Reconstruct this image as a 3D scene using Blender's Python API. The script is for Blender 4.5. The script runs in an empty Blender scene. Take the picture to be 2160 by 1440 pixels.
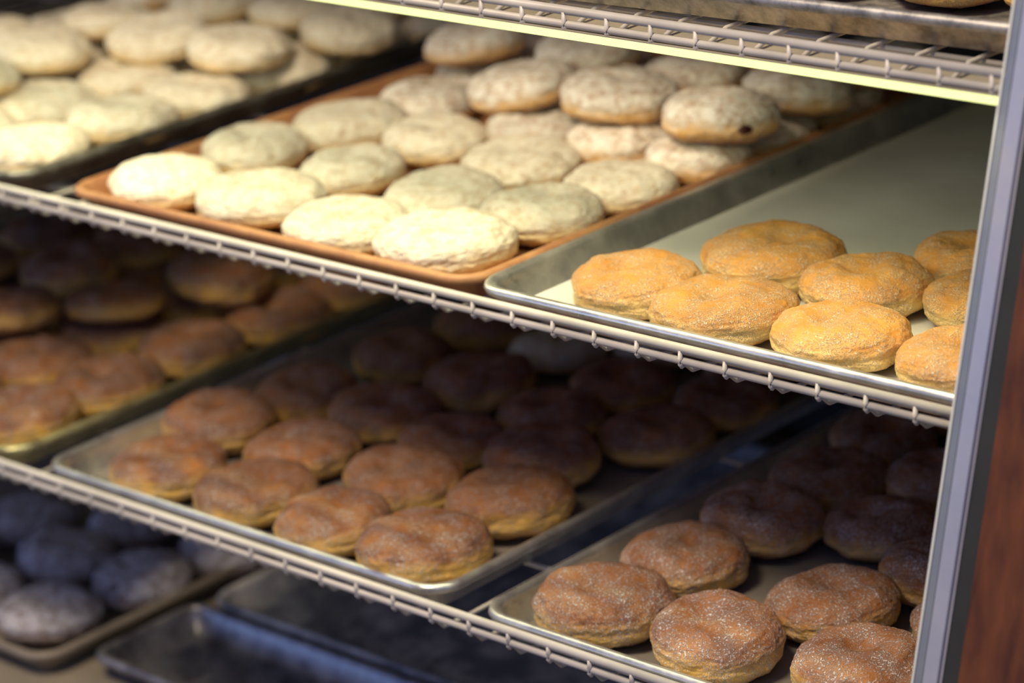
import bpy, bmesh, math, random
from mathutils import Vector, Matrix, noise
random.seed(7)
S=bpy.context.scene
Z0=1.0
# ---------------- camera
R=Vector((0.74318,0.66562,-0.06807));U=Vector((-0.18258,0.29961,0.93643));D=Vector((-0.64370,0.68351,-0.34430))
cd=bpy.data.cameras.new("camera");cam=bpy.data.objects.new("camera",cd);S.collection.objects.link(cam)
m=Matrix((R,U,-D)).transposed().to_4x4();m.translation=Vector((1.8083,-1.4126,Z0+0.6981));cam.matrix_world=m
cd.sensor_width=36;cd.lens=102.71;cd.clip_start=.05
cd.dof.use_dof=True;cd.dof.focus_distance=1.93;cd.dof.aperture_fstop=4.2
S.camera=cam
S.view_settings.view_transform='Standard'
# ---------------- materials
def mat(name):
    m=bpy.data.materials.new(name);m.use_nodes=True;nt=m.node_tree
    return m,nt,nt.nodes["Principled BSDF"]
def mrange(nt,src,a,b,c=0.,d=1.):
    n=nt.nodes.new("ShaderNodeMapRange");n.inputs[1].default_value=a;n.inputs[2].default_value=b;n.inputs[3].default_value=c;n.inputs[4].default_value=d
    nt.links.new(src,n.inputs[0]);return n.outputs[0]
def mth(nt,op,a,b=None):
    n=nt.nodes.new("ShaderNodeMath");n.operation=op
    for i,v in enumerate((a,b)):
        if v is None:continue
        if isinstance(v,(int,float)):n.inputs[i].default_value=v
        else:nt.links.new(v,n.inputs[i])
    return n.outputs[0]
def mix(nt,f,a,b,mode='MIX'):
    n=nt.nodes.new("ShaderNodeMix");n.data_type='RGBA';n.blend_type=mode
    if isinstance(f,(int,float)):n.inputs[0].default_value=f
    else:nt.links.new(f,n.inputs[0])
    for i,v in ((6,a),(7,b)):
        if isinstance(v,tuple):n.inputs[i].default_value=v
        else:nt.links.new(v,n.inputs[i])
    return n.outputs[2]
def coords(nt,rand=True):
    tc=nt.nodes.new("ShaderNodeTexCoord")
    if not rand:return tc.outputs['Object'],tc.outputs['Object'],None
    oi=nt.nodes.new("ShaderNodeObjectInfo")
    ml=mth(nt,'MULTIPLY',oi.outputs['Random'],7.0)
    va=nt.nodes.new("ShaderNodeVectorMath");va.operation='ADD'
    nt.links.new(tc.outputs['Object'],va.inputs[0]);nt.links.new(ml,va.inputs[1])
    return va.outputs[0],tc.outputs['Object'],oi.outputs['Random']
def nz(nt,vec,scale,detail=3,rough=.55):
    n=nt.nodes.new("ShaderNodeTexNoise");n.inputs['Scale'].default_value=scale;n.inputs['Detail'].default_value=detail;n.inputs['Roughness'].default_value=rough
    nt.links.new(vec,n.inputs['Vector']);return n.outputs[0]
def bump(nt,bs,h,dist,st=1.0):
    b=nt.nodes.new("ShaderNodeBump");b.inputs['Distance'].default_value=dist;b.inputs['Strength'].default_value=st
    nt.links.new(h,b.inputs['Height']);nt.links.new(b.outputs[0],bs.inputs['Normal'])
def donut_mat(name,top,side,sugar,cover,powder=False,grain=.6,film=.1,dk=.55,gs=700,cmin=.42,lo=-.009,rough=.5,bw=.010):
    m,nt,bs=mat(name);v,o,rnd=coords(nt)
    sep=nt.nodes.new("ShaderNodeSeparateXYZ");nt.links.new(o,sep.inputs[0])
    low=nz(nt,v,28,3,.6)
    wob=mth(nt,'MULTIPLY',mth(nt,'SUBTRACT',low,.5),.014)
    zz=mth(nt,'ADD',mth(nt,'ADD',sep.outputs[2],.003),wob)
    az=mth(nt,'ABSOLUTE',zz)
    band=mrange(nt,az,.002,bw,1.,0.)
    dark=(top[0]*dk,top[1]*dk*.9,top[2]*dk*.9,1)
    base=mix(nt,mrange(nt,low,.35,.65),top,dark)
    base=mix(nt,mth(nt,'MULTIPLY',band,.92),base,side)
    if powder:
        a=nz(nt,v,110,6,.74)
        lowside=mrange(nt,mth(nt,'ADD',sep.outputs[2],wob),lo,lo+.012)
        thin=mrange(nt,low,.35,.6,0.,.07)
        cov=mrange(nt,mth(nt,'SUBTRACT',a,thin),cover-.14,cover+.08,cmin,1.)
        cov=mth(nt,'MULTIPLY',cov,mth(nt,'ADD',mth(nt,'MULTIPLY',lowside,.78),.20))
        col=mix(nt,cov,base,sugar)
        bump(nt,bs,mth(nt,'ADD',a,mth(nt,'MULTIPLY',low,1.6)),.0018,1.)
    else:
        g=nz(nt,v,gs,2,.75);msk=nz(nt,v,60,3,.65)
        gr=mrange(nt,g,.49,.60);mk=mrange(nt,msk,cover-.14,cover+.14,.15,1.)
        sp=mth(nt,'MULTIPLY',gr,mk)
        col=mix(nt,mth(nt,'ADD',mth(nt,'MULTIPLY',sp,grain),mth(nt,'MULTIPLY',mk,film)),base,sugar)
        bump(nt,bs,mth(nt,'ADD',mth(nt,'MULTIPLY',sp,.6),mth(nt,'MULTIPLY',msk,.8)),.0017,1.)
    hv=nt.nodes.new("ShaderNodeHueSaturation");nt.links.new(col,hv.inputs['Color'])
    nt.links.new(mth(nt,'ADD',mth(nt,'MULTIPLY',rnd,.3),.85),hv.inputs['Value'])
    nt.links.new(hv.outputs[0],bs.inputs['Base Color'])
    bs.inputs['Roughness'].default_value=.9 if powder else rough
    bs.inputs['Specular IOR Level'].default_value=.1 if powder else .4
    return m
M_pow=donut_mat("powdered_dough",(.60,.36,.12,1),(.78,.50,.15,1),(.88,.86,.76,1),.43,True,cmin=.45,lo=-.008)
M_pow2=donut_mat("thinly_powdered_dough",(.50,.24,.07,1),(.78,.44,.11,1),(.94,.93,.88,1),.44,True,cmin=.25,lo=-.006)
M_pow_shade=donut_mat("shaded_powdered_dough",(.18,.10,.08,1),(.32,.22,.16,1),(.92,.93,1,1),.47,True,cmin=.18,lo=-.007)  # darker dough: the bottom deck's shade is put into the colour
M_gold=donut_mat("golden_sugared_dough",(.72,.34,.05,1),(.90,.64,.24,1),(1,.92,.76,1),.50,False,.5,.16,.75,gs=640,rough=.6)
M_brown=donut_mat("brown_sugared_dough",(.36,.135,.025,1),(.95,.60,.12,1),(.88,.84,.84,1),.51,False,.55,.08,rough=.5,bw=.012)  # pale side ring, brightened and widened to paint in golden front light
M_brown2=donut_mat("heavily_sugared_dough",(.44,.17,.034,1),(.95,.60,.13,1),(.95,.92,.91,1),.49,False,.75,.13,rough=.5,bw=.012,gs=640)  # side ring colour also carries painted golden light
def metal(name,c1,c2,rough=.35,met=1.0,sc=30):
    m,nt,bs=mat(name);v,o,r=coords(nt,False)
    n=nz(nt,v,sc,5,.7)
    nt.links.new(mix(nt,mrange(nt,n,.35,.68),c1,c2),bs.inputs['Base Color'])
    nt.links.new(mrange(nt,n,.3,.7,rough+.12,rough-.08),bs.inputs['Roughness'])
    bs.inputs['Metallic'].default_value=met
    return m
M_alu=metal("worn_aluminium",(.85,.86,.85,1),(.56,.57,.58,1),.33,.8)
M_olive=metal("olive_reflection_aluminium",(.62,.60,.34,1),(.36,.34,.18,1),.38,.7)  # yellow-green reflection painted into the aluminium colour
M_aludark=metal("dark_baked_aluminium",(.36,.36,.34,1),(.14,.13,.12,1),.42,.8)
M_mottle=metal("mottled_aluminium",(.62,.62,.62,1),(.20,.20,.21,1),.45,.6,60)
M_rust=metal("tan_brown_tray",(.56,.30,.14,1),(.36,.16,.085,1),.5,.1,18)
M_black=metal("dull_dark_pan",(.52,.52,.56,1),(.14,.14,.17,1),.38,.65)
M_post=metal("anodised_frame_metal",(.62,.63,.68,1),(.52,.53,.58,1),.35,.45,12)
M_edge=metal("grey_edge_trim",(.36,.40,.44,1),(.28,.31,.35,1),.4,.4,12)
def plain(name,c,rough=.5,**k):
    m,nt,bs=mat(name);v,o,r=coords(nt,False)
    n=nz(nt,v,k.get('sc',20),4);c2=tuple(x*k.get('d',.75) for x in c[:3])+(1,)
    nt.links.new(mix(nt,mrange(nt,n,.35,.7),c,c2),bs.inputs['Base Color']);bs.inputs['Roughness'].default_value=rough
    return m
M_wire=plain("cream_coated_wire",(.76,.74,.70,1),.35)
M_gedge=plain("highlit_glass_edge",(.85,.92,.90,1),.15,d=.9)  # glass edge with its highlight put into the pale colour
M_house=plain("lamp_housing_enamel",(.45,.42,.34,1),.5)
M_paper=plain("parchment",(.74,.76,.75,1),.55,d=.80,sc=9)
M_paper2=plain("dark_parchment",(.24,.22,.20,1),.7,d=.8)  # darker parchment tone for the lower trays
M_deck=plain("beige_laminate",(.36,.32,.26,1),.5)
M_back=plain("dark_back_panel",(.04,.042,.036,1),.5)
M_wallm=plain("painted_wall",(.25,.25,.27,1),.8)
M_floor=plain("floor_tile",(.20,.18,.17,1),.5,sc=3)
m,nt,bs=mat("brown_wood");v,o,r=coords(nt,False)
mp=nt.nodes.new("ShaderNodeMapping");mp.inputs['Scale'].default_value=(60,60,3);nt.links.new(v,mp.inputs[0])
nt.links.new(mix(nt,mrange(nt,nz(nt,mp.outputs[0],1.5,5),.3,.7),(.19,.060,.018,1),(.07,.020,.008,1)),bs.inputs['Base Color']);bs.inputs['Roughness'].default_value=.55
M_wood=m
m,nt,bs=mat("crumb_dusted_tray");v,o,r=coords(nt,False)
a=mrange(nt,nz(nt,v,16,6,.7),.44,.62)
nt.links.new(mix(nt,a,(.30,.32,.38,1),(1,1,1,1)),bs.inputs['Base Color']);bs.inputs['Roughness'].default_value=.5
M_crumb=m
m,nt,bs=mat("cherry_jam");bs.inputs['Base Color'].default_value=(.05,.004,.004,1);bs.inputs['Roughness'].default_value=.3;M_jam=m
def emis(name,c,s):
    m=bpy.data.materials.new(name);m.use_nodes=True;nt=m.node_tree;nt.nodes.clear()
    e=nt.nodes.new("ShaderNodeEmission");e.inputs[0].default_value=c;e.inputs[1].default_value=s
    o=nt.nodes.new("ShaderNodeOutputMaterial");nt.links.new(e.outputs[0],o.inputs[0]);return m
M_tube=emis("lit_fluorescent_tube",(.95,1,.40,1),1.5)
M_win=emis("daylight_window",(.35,.5,1,1),4.)
# ---------------- mesh helpers
def obj(name,verts,faces,mt,smooth=True,parent=None,**props):
    me=bpy.data.meshes.new(name);me.from_pydata(verts,[],faces);me.update()
    if smooth:
        for p in me.polygons:p.use_smooth=True
    me.materials.append(mt)
    ob=bpy.data.objects.new(name,me);S.collection.objects.link(ob)
    if parent:ob.parent=parent
    for k,v in props.items():ob[k]=v
    return ob
def empty(name,loc,**props):
    e=bpy.data.objects.new(name,None);e.empty_display_size=.05;e.location=loc;S.collection.objects.link(e)
    for k,v in props.items():e[k]=v
    return e
def tubes(paths,r,seg=8):
    V=[];Fc=[]
    for pts in paths:
        pts=[Vector(p) for p in pts];b0=len(V)
        for i,p in enumerate(pts):
            t=(pts[min(i+1,len(pts)-1)]-pts[max(i-1,0)]).normalized()
            a=t.cross(Vector((0,0,1)))
            if a.length<.1:a=t.cross(Vector((1,0,0)))
            a.normalize();b=t.cross(a)
            for k in range(seg):
                an=2*math.pi*k/seg;V.append(tuple(p+a*r*math.cos(an)+b*r*math.sin(an)))
        for i in range(len(pts)-1):
            for k in range(seg):
                k2=(k+1)%seg;Fc.append((b0+i*seg+k,b0+i*seg+k2,b0+(i+1)*seg+k2,b0+(i+1)*seg+k))
        Fc.append(tuple(b0+k for k in range(seg))[::-1]);e=b0+(len(pts)-1)*seg;Fc.append(tuple(e+k for k in range(seg)))
    return V,Fc
def boxm(x0,x1,y0,y1,z0,z1,sh=0,bev=.001):
    bm=bmesh.new();vs=[]
    for z in (z0,z1):
        for x,y in ((x0,y0),(x1,y0),(x1,y1),(x0,y1)):vs.append(bm.verts.new((x,y+sh*z,z)))
    for f in ((3,2,1,0),(4,5,6,7),(0,1,5,4),(1,2,6,5),(2,3,7,6),(3,0,4,7)):bm.faces.new([vs[i] for i in f])
    if bev:bmesh.ops.bevel(bm,geom=bm.edges[:],offset=bev,segments=2,affect='EDGES')
    bm.verts.index_update();V=[tuple(v.co) for v in bm.verts];Fc=[tuple(v.index for v in f.verts) for f in bm.faces];bm.free()
    return V,Fc
def rrect(w,d,ins,rad,n=6):
    r=max(rad-ins,.004);P=[]
    for cx,cy,a0 in ((w-ins-r,ins+r,-90),(w-ins-r,d-ins-r,0),(ins+r,d-ins-r,90),(ins+r,ins+r,180)):
        for i in range(n+1):
            a=math.radians(a0+90*i/n);P.append((cx+r*math.cos(a),cy+r*math.sin(a)))
    return P
def tray(name,x,y,z,mt,label,w=.46,d=.66,H=.0225,rot=0,rad=.028,cat="baking tray"):
    prof=[(.024,.002),(.018,.0035),(.0095,H-.003),(.009,H),(.006,H+.0022),(.003,H+.0025),(.0008,H+.001),(0,H-.0015),(.0015,H-.005),(.004,H-.0055),(.0075,H-.0045),(.0165,.0015),(.022,0)]
    V=[];Fc=[];n=0
    for ins,zz in prof:
        P=rrect(w,d,ins,rad);n=len(P)
        for a,b in P:V.append((a,b,zz))
    for i in range(len(prof)-1):
        for k in range(n):
            k2=(k+1)%n;Fc.append((i*n+k,(i+1)*n+k,(i+1)*n+k2,i*n+k2))
    Fc.append(tuple(range(n)));e=(len(prof)-1)*n;Fc.append(tuple(e+k for k in range(n))[::-1])
    ob=obj(name,V,Fc,mt,True,label=label,category=cat)
    ob.location=(x,y,z+Z0);ob.rotation_euler=(0,0,rot)
    return ob
def paper(x,y,z,w,d,label,mt):
    V=[];Fc=[];nx=24;ny=32
    for j in range(ny+1):
        for i in range(nx+1):
            a=i/nx*w;b=j/ny*d
            ed=max(abs(i/nx-.5),abs(j/ny-.5))*2
            V.append((a,b,.0006*noise.noise(Vector((a*9,b*9,x)))+.0008+ (.003*max(0,(ed-.93)/.07)**2)))
    for j in range(ny):
        for i in range(nx):
            q=j*(nx+1)+i;Fc.append((q,q+1,q+nx+2,q+nx+1))
    ob=obj("parchment_paper",V,Fc,mt,True,label=label,category="baking paper");ob.location=(x,y,z+Z0)
    return ob
# ---------------- donut meshes
def donut_mesh(seed,hh,dimple,name,wr=1.,pw=.60,cr=.45):
    rnd=random.Random(seed);bm=bmesh.new();bmesh.ops.create_icosphere(bm,subdivisions=6,radius=1)
    off=Vector((seed*3.1,seed*1.7,seed*.9));da=rnd.uniform(0,6.28);dr=rnd.uniform(0,.25);dx,dy=dr*math.cos(da),dr*math.sin(da)
    ex=rnd.uniform(.96,1.04);tx=rnd.uniform(-.06,.06);ty=rnd.uniform(-.06,.06)
    ca=rnd.uniform(0,3.14)
    for v in bm.verts:
        p=v.co.copy();rh=math.hypot(p.x,p.y);s=p.z;c=max(rh,1e-6)
        rr=c**pw;zz=math.copysign(abs(s)**.88,s)
        ux,uy=p.x/c,p.y/c
        out=1+.06*noise.noise(Vector((ux*1.1,uy*1.1,0))+off)+.03*noise.noise(Vector((ux*2.7,uy*2.7,4))+off)
        X=ux*rr*out*ex;Y=uy*rr*out/ex
        h=hh*(1+.14*noise.noise(Vector((X*1.6,Y*1.6,9))+off))
        Z=zz*h
        if s>0:
            g=math.exp(-((X-dx)**2+(Y-dy)**2)/.08);Z-=dimple*g*s
            g2=math.exp(-((X*math.cos(ca)+Y*math.sin(ca)-.1)**2)/.006)*math.exp(-(X*X+Y*Y)/.5);Z-=dimple*cr*g2*s
            Z+=(tx*X+ty*Y)*.6*s
        else: Z*=.88
        w=noise.noise(Vector((X*3.2,Y*3.2,zz*2.4))+off)*.034+wr*(abs(noise.noise(Vector((X*6,Y*6,zz*5))+off))*-.030+noise.noise(Vector((X*14,Y*14,zz*9))+off)*.013)
        w-=.016*math.exp(-((s+.05)/.12)**2)
        n=Vector((ux*c,uy*c,s)).normalized()
        v.co=Vector((X,Y,Z))+n*w
    rm=sum(sorted(v.co.xy.length for v in bm.verts)[-60:])/60*.985
    for v in bm.verts:
        v.co.x/=rm;v.co.y/=rm;v.co*=.05
    zmin=min(v.co.z for v in bm.verts)
    me=bpy.data.meshes.new(name);bm.to_mesh(me);bm.free()
    for p in me.polygons:p.use_smooth=True
    return me,zmin
def variants(n,s0,hh,dm,mt,name,wr=1.,pw=.6,cr=.45):
    L=[]
    for i in range(n):
        me,zm=donut_mesh(s0+i,hh*random.uniform(.93,1.07),dm*random.uniform(.3,1.6),name,wr,pw,cr);me.materials.append(mt);L.append((me,zm))
    return L
VP=variants(8,11,.36,.06,M_pow,"powdered_donut",1.0,.55)
VQ=variants(5,111,.39,.06,M_pow2,"stacked_powdered_donut",1.1,.54)
VD=variants(4,91,.40,.06,M_pow_shade,"shaded_donut",1.3)
VG=variants(6,31,.37,.12,M_gold,"golden_donut",.7,.56,.35)
VB=variants(7,51,.395,.15,M_brown,"brown_donut",.7,.56,.25)
VS=variants(6,71,.41,.17,M_brown2,"sugary_donut",.9,.56,.3)
def mm(s):return [tuple(float(q)/1000 for q in t.split()) for t in s.split(",")]
# each donut: centre x, centre y, diameter (metres) on its shelf
def donuts(world,zbase,var,name,label,group,dz=0,labels={},sy=0):
    out=[]
    for i,(x,y,s) in enumerate(world):
        me,zm=random.choice(var);k=s/.1
        ob=bpy.data.objects.new(name,me);S.collection.objects.link(ob)
        ob.scale=(k,k,k*random.uniform(.95,1.05))
        ob.location=(x,y+sy,Z0+zbase+.0035+dz-zm*ob.scale[2]);t=.12 if dz else .04
        ob.rotation_euler=(random.uniform(-t,t),random.uniform(-t,t),random.uniform(0,6.28))
        ob["label"]=labels.get(i,label);ob["category"]="donut";ob["group"]=group;out.append(ob)
    return out
ZL=-.2178;ZB=-.4356;YL=-.0554
# middle shelf
tray("baking_tray",-.012,0,0,M_rust,"tan-brown worn baking tray piled with powdered donuts",w=.452)
tray("baking_tray",-.53,0,0,M_aludark,"dark metal baking tray holding stacked powdered donuts")
tray("baking_tray",.442,-.004,0,M_alu,"silver aluminium baking tray lined with parchment, golden donuts")
paper(.466,.02,.003,.412,.60,"pale parchment sheet lining the silver tray of golden donuts",M_paper)
PL="filled donut thickly dusted with powdered sugar"
donuts(mm("46 64 99,150 69 107,259 57 104,360 61 109,47 162 98,163 162 92,274 151 99,373 156 97,66 253 103,161 261 97,270 245 102,378 243 93"),
  0,VP,"powdered_donut",PL+" on the tan tray","powdered donuts on the tan tray")
donuts(mm("73 345 94,223 321 89,304 330 89,390 326 89,59 433 95,170 420 95,280 420 95,385 412 95,60 530 95,170 520 95,280 520 95,385 510 95"),
  0,VQ,"powdered_donut",PL+" under a stacked layer","powdered donuts on the tan tray")
b=donuts(mm("194 337 94,294 345 99,406 336 100,60 424 94,178 440 93,302 435 90,410 435 92,100 535 95,210 540 95,325 532 95,424 530 95"),0,VQ,"powdered_donut","powdered donut with bare tan sides on top of other donuts","powdered donuts on the tan tray",dz=.032,
  labels={2:"powdered donut with dark red jam showing at its side hole"})
jd=b[2];bm=bmesh.new();bmesh.ops.create_icosphere(bm,subdivisions=3,radius=1)
for v in bm.verts:
    q=1+.15*noise.noise(v.co*2);v.co=Vector((v.co.x*.0035,v.co.y*.006*q,v.co.z*.0035*q))
me=bpy.data.meshes.new("jam_filling");bm.to_mesh(me);bm.free();me.materials.append(M_jam)
for p in me.polygons:p.use_smooth=True
jm=bpy.data.objects.new("jam_filling",me);S.collection.objects.link(jm);jm.parent=jd
an=math.atan2(-.45,.84)-jd.rotation_euler.z
jm.location=(.0487*math.cos(an),.0487*math.sin(an),-.003);jm.rotation_euler=(0,0,an);jm["label"]="dark red jam filling"
rr=random.Random(5)
def grid(x0,y0,dx,dy,nx,ny,s,j):return [(x0-dx*i+rr.uniform(-j,j),y0+dy*k+rr.uniform(-j,j),s) for k in range(ny) for i in range(nx)]
donuts(grid(-.128,.065,.102,.098,4,6,.101,.004),0,VP,"powdered_donut",PL+" on the dark tray","powdered donuts on the dark tray")
donuts(mm("-230 304 96,-133 316 99,-85 410 92,-294 218 94,-328 327 94,-271 414 96,-183 437 92,-277 122 90,-395 235 92,-370 420 92,-150 520 92"),0,VP+VQ[:2],"powdered_donut","powdered donut stacked on other donuts in the dark tray","powdered donuts on the dark tray",dz=.032)
donuts(mm("543 62 97,629 53 103,726 54 97,819 60 92,592 157 107,684 142 95,770 162 90,712 233 90"),0,VG,"sugared_donut","golden sugar-dusted filled donut on parchment in a silver tray","golden donuts in the silver tray")
# lower shelf
DY=-.008
tray("baking_tray",-.006,YL+DY,ZL,M_alu,"silver baking tray of brown sugared donuts on the lower shelf",w=.452)
tray("baking_tray",-.500,YL+DY,ZL,M_olive,"baking tray with painted olive reflection, heaped with brown glazed donuts")
tray("baking_tray",.484,YL-.013,ZL,M_alu,"worn silver baking tray with baked-on stains, sugared donuts",w=.45)
for px,lb in ((.018,"parchment under brown sugared donuts in the silver tray"),(.508,"parchment under sugared donuts in the stained silver tray")):
    paper(px,YL+.016,ZL+.003,.402,.60,lb,M_paper2)
donuts(grid(-.098,YL+.062,.1,.097,4,6,.102,.006),ZL,VB,"sugared_donut","brown glazed donut with a little sugar in a heaped tray","brown donuts in the heaped tray",sy=DY)
donuts(mm("-145 284 101,-300 318 90,-290 224 96,-385 180 94,-190 190 92,-250 120 92,-400 290 92,-210 380 92"),ZL,VB,"sugared_donut","brown sugared donut stacked on top of other donuts","brown donuts in the heaped tray",dz=.035,sy=DY)
donuts(mm("94 0 102,193 1 103,287 -4 95,381 -2 103,57 89 99,158 90 99,275 88 103,380 97 100,68 182 94,158 185 99,250 169 93,338 182 101,183 278 102,283 256 93,386 270 99,288 343 92,388 357 92,80 290 92,90 385 92"),ZL,VB,"sugared_donut","brown fried donut dusted with sugar in a silver tray","brown donuts in the lower silver tray",sy=DY)
donuts(mm("180 375 90,346 441 89,250 432 90"),ZL,VP,"powdered_donut","powdered donut at the rear of the lower silver tray","powdered donuts at the rear")
donuts(mm("560 -12 101,658 -8 98,764 14 96,556 84 96,562 172 98,690 82 96,556 264 94,640 212 91,724 168 93,548 348 90,632 302 90,790 110 94,840 10 90,722 262 90,640 392 90,552 440 90"),ZL,VS,"sugared_donut","brown donut coated in grainy sugar on parchment in stained tray","brown donuts in the stained tray")
# bottom deck
tray("baking_tray",-.56,-.028,ZB,M_deck,"beige tray of shade-toned powdered donuts on the bottom deck",w=.475)
donuts(mm("-242 132 96,-140 136 94,-161 43 97,-126 230 94,-345 170 92,-252 228 92,-262 36 94,-200 322 92,-300 325 90,-350 75 92,-110 325 90"),ZB,VD,"powdered_donut","powdered donut with painted shade on the bottom deck","powdered donuts on the bottom deck")
tray("baking_pan",-.064,.005,ZB,M_black,"empty dull dark shallow pan on the bottom deck",w=.5,d=.13,cat="pan",rad=.02)
tray("baking_tray",-.06,.14,ZB,M_crumb,"empty crumb-dusted grey tray on the bottom deck",w=.62,d=.56)
tray("baking_tray",.58,-.02,ZB,M_black,"empty dark tray on the bottom deck",w=.38,d=.66)
# ---------------- wire shelves
def shelf(z,yf,zlo,zup,x0,x1,label,back=.70,dk=.0016):
    e=empty("wire_shelf",(0,0,0),label=label,category="shelf")
    T=lambda x,y,zz:(x,y,Z0+z+zz)
    V,Fc=tubes([[T(x0,yf,zup),T(x1,yf,zup)]],.0032,10);obj("front_rod",V,Fc,M_wire,True,e)
    V,Fc=tubes([[T(x0,yf,zlo),T(x1,yf,zlo)]],.0027,10);obj("front_rod",V,Fc,M_wire,True,e)
    V,Fc=tubes([[T(x0,back,-.006),T(x1,back,-.006)]],.003,10);obj("rear_rod",V,Fc,M_wire,True,e)
    P=[];x=x1-.012
    while x>x0:
        P.append([T(x,back,-dk),T(x,yf+.030,-dk),T(x,yf+.010,min(-dk+.002,zlo-.003)),T(x,yf+.003,zlo-.0032),T(x,yf-.0010,zlo-.0038),T(x,yf-.0026,zlo-.0015),T(x,yf-.0022,zlo+.002),T(x,yf-.0015,zup-.001)]);x-=.0375
    V,Fc=tubes(P,.0017,6);obj("wire_grid",V,Fc,M_wire,True,e)
    P=[[T(x0,yy,-.005),T(x1,yy,-.005)] for yy in (.06,.3,.52)]
    V,Fc=tubes(P,.002,6);obj("cross_wire",V,Fc,M_wire,True,e)
    return e
shelf(0,-.014,.0100,.0188,-1.3,.882,"cream coated wire shelf carrying trays of powdered and golden donuts")
shelf(ZL,YL-.019,.0120,.0208,-1.3,.875,"cream coated wire shelf carrying trays of brown donuts")
shelf(.226,.013,-.005,.0045,-1.0,.886,"cream coated wire shelf above a lit fluorescent tube")
tray("baking_tray",.45,.024,.2265,M_mottle,"mottled grey aluminium baking tray on the upper wire shelf",rot=.05)
donuts([(.66,.145,.09),(.755,.150,.09),(.845,.150,.09)],.2265,VB,"sugared_donut","brown donut in the grey tray on the upper shelf","donuts on the upper shelf")
# lamp
e=empty("fluorescent_light",(0,0,0),label="long fluorescent tube light mounted under the upper wire shelf",category="light fixture")
x0,x1=-.9,.882
V=[];Fc=[];prof=[(.0095,.2170),(.0095,.2178),(.045,.2178),(.045,.2170)]
for x in (x0,x1):
    for yy,zz in prof:V.append((x,yy,Z0+zz))
n=len(prof)
for k in range(n):Fc.append((k,(k+1)%n,n+(k+1)%n,n+k))
Fc.append(tuple(range(n))[::-1]);Fc.append(tuple(range(n,2*n)))
obj("lamp_housing",V,Fc,M_house,False,e)
V,Fc=tubes([[(x0+.02,.0125,Z0+.2138),(x1-.002,.0125,Z0+.2138)]],.0031,14);obj("fluorescent_tube",V,Fc,M_tube,True,e)
l=bpy.data.lights.new("tube_glow","AREA");l.shape='RECTANGLE';l.size=1.25;l.size_y=.012;l.energy=1.7;l.color=(1,.95,.50)
lo=bpy.data.objects.new("tube_glow",l);S.collection.objects.link(lo);lo.location=(.25,.006,Z0+.2100);lo.parent=e
# ---------------- case
e=empty("display_case",(0,0,0),label="bakery display case with metal post and brown wood frame",category="display case")
GA,GS=-.0464,.25
def slab(name,x0,x1,ya,yb,mt,bev):
    V,Fc=boxm(x0,x1,GA+ya,GA+yb,-.6,.45,GS,bev);V=[(a-.004+.030*c,b,c+Z0) for a,b,c in V];return obj(name,V,Fc,mt,False,e)
slab("glass_edge",.8790,.8806,-.002,.006,M_gedge,0)
slab("edge_trim",.8808,.8872,-.002,.010,M_edge,.0008)
slab("corner_post",.8874,.9010,-.005,.012,M_post,.0022)
slab("dark_gap_strip",.9012,.914,-.002,.012,M_back,0)  # dark strip filling the gap between post and wood
slab("wood_frame",.914,1.04,-.008,.012,M_wood,.002)
for nm,q,mt in (("side_panel",(1.0,1.02,.0,.80,.2,1.5),M_wood),("back_panel",(-1.4,1.0,.78,.80,.2,1.5),M_back),("side_panel",(-1.42,-1.4,-.15,.80,.2,1.5),M_wood),
  ("bottom_deck",(-1.4,1.0,-.16,.78,Z0+ZB-.03,Z0+ZB-.0005),M_deck),("top_panel",(-1.4,1.0,.05,.80,1.5,1.52),M_wood),("base_cabinet",(-1.4,1.02,-.14,.80,0,Z0+ZB-.03),M_wood)):
    V,Fc=boxm(*q,0,0);obj(nm,V,Fc,mt,False,e)
# ---------------- shop
for nm,q,mt in (("floor",(-9,4,-6,3,-.05,0),M_floor),("wall_front",(-9,4,-5.1,-5,0,3),M_wallm),("window_1",(-4.5,-2.5,-5,-4.97,.9,2.4),M_win)):
    V,Fc=boxm(*q,0,0);obj(nm,V,Fc,mt,False,kind="structure")
w=bpy.data.worlds.new("world");S.world=w;w.use_nodes=True;bg=w.node_tree.nodes["Background"];bg.inputs[0].default_value=(.42,.50,1,1);bg.inputs[1].default_value=.38
l=bpy.data.lights.new("added_front_light","AREA");l.energy=46;l.size=.6;l.color=(1,.78,.50)  # added area light without a fixture, warms the front donut rows
lo=bpy.data.objects.new("added_front_light",l);S.collection.objects.link(lo);lo.location=(.5,-1.05,2.9)
lo.rotation_euler=(Vector((.3,0,.9))-lo.location).to_track_quat('-Z','Y').to_euler()
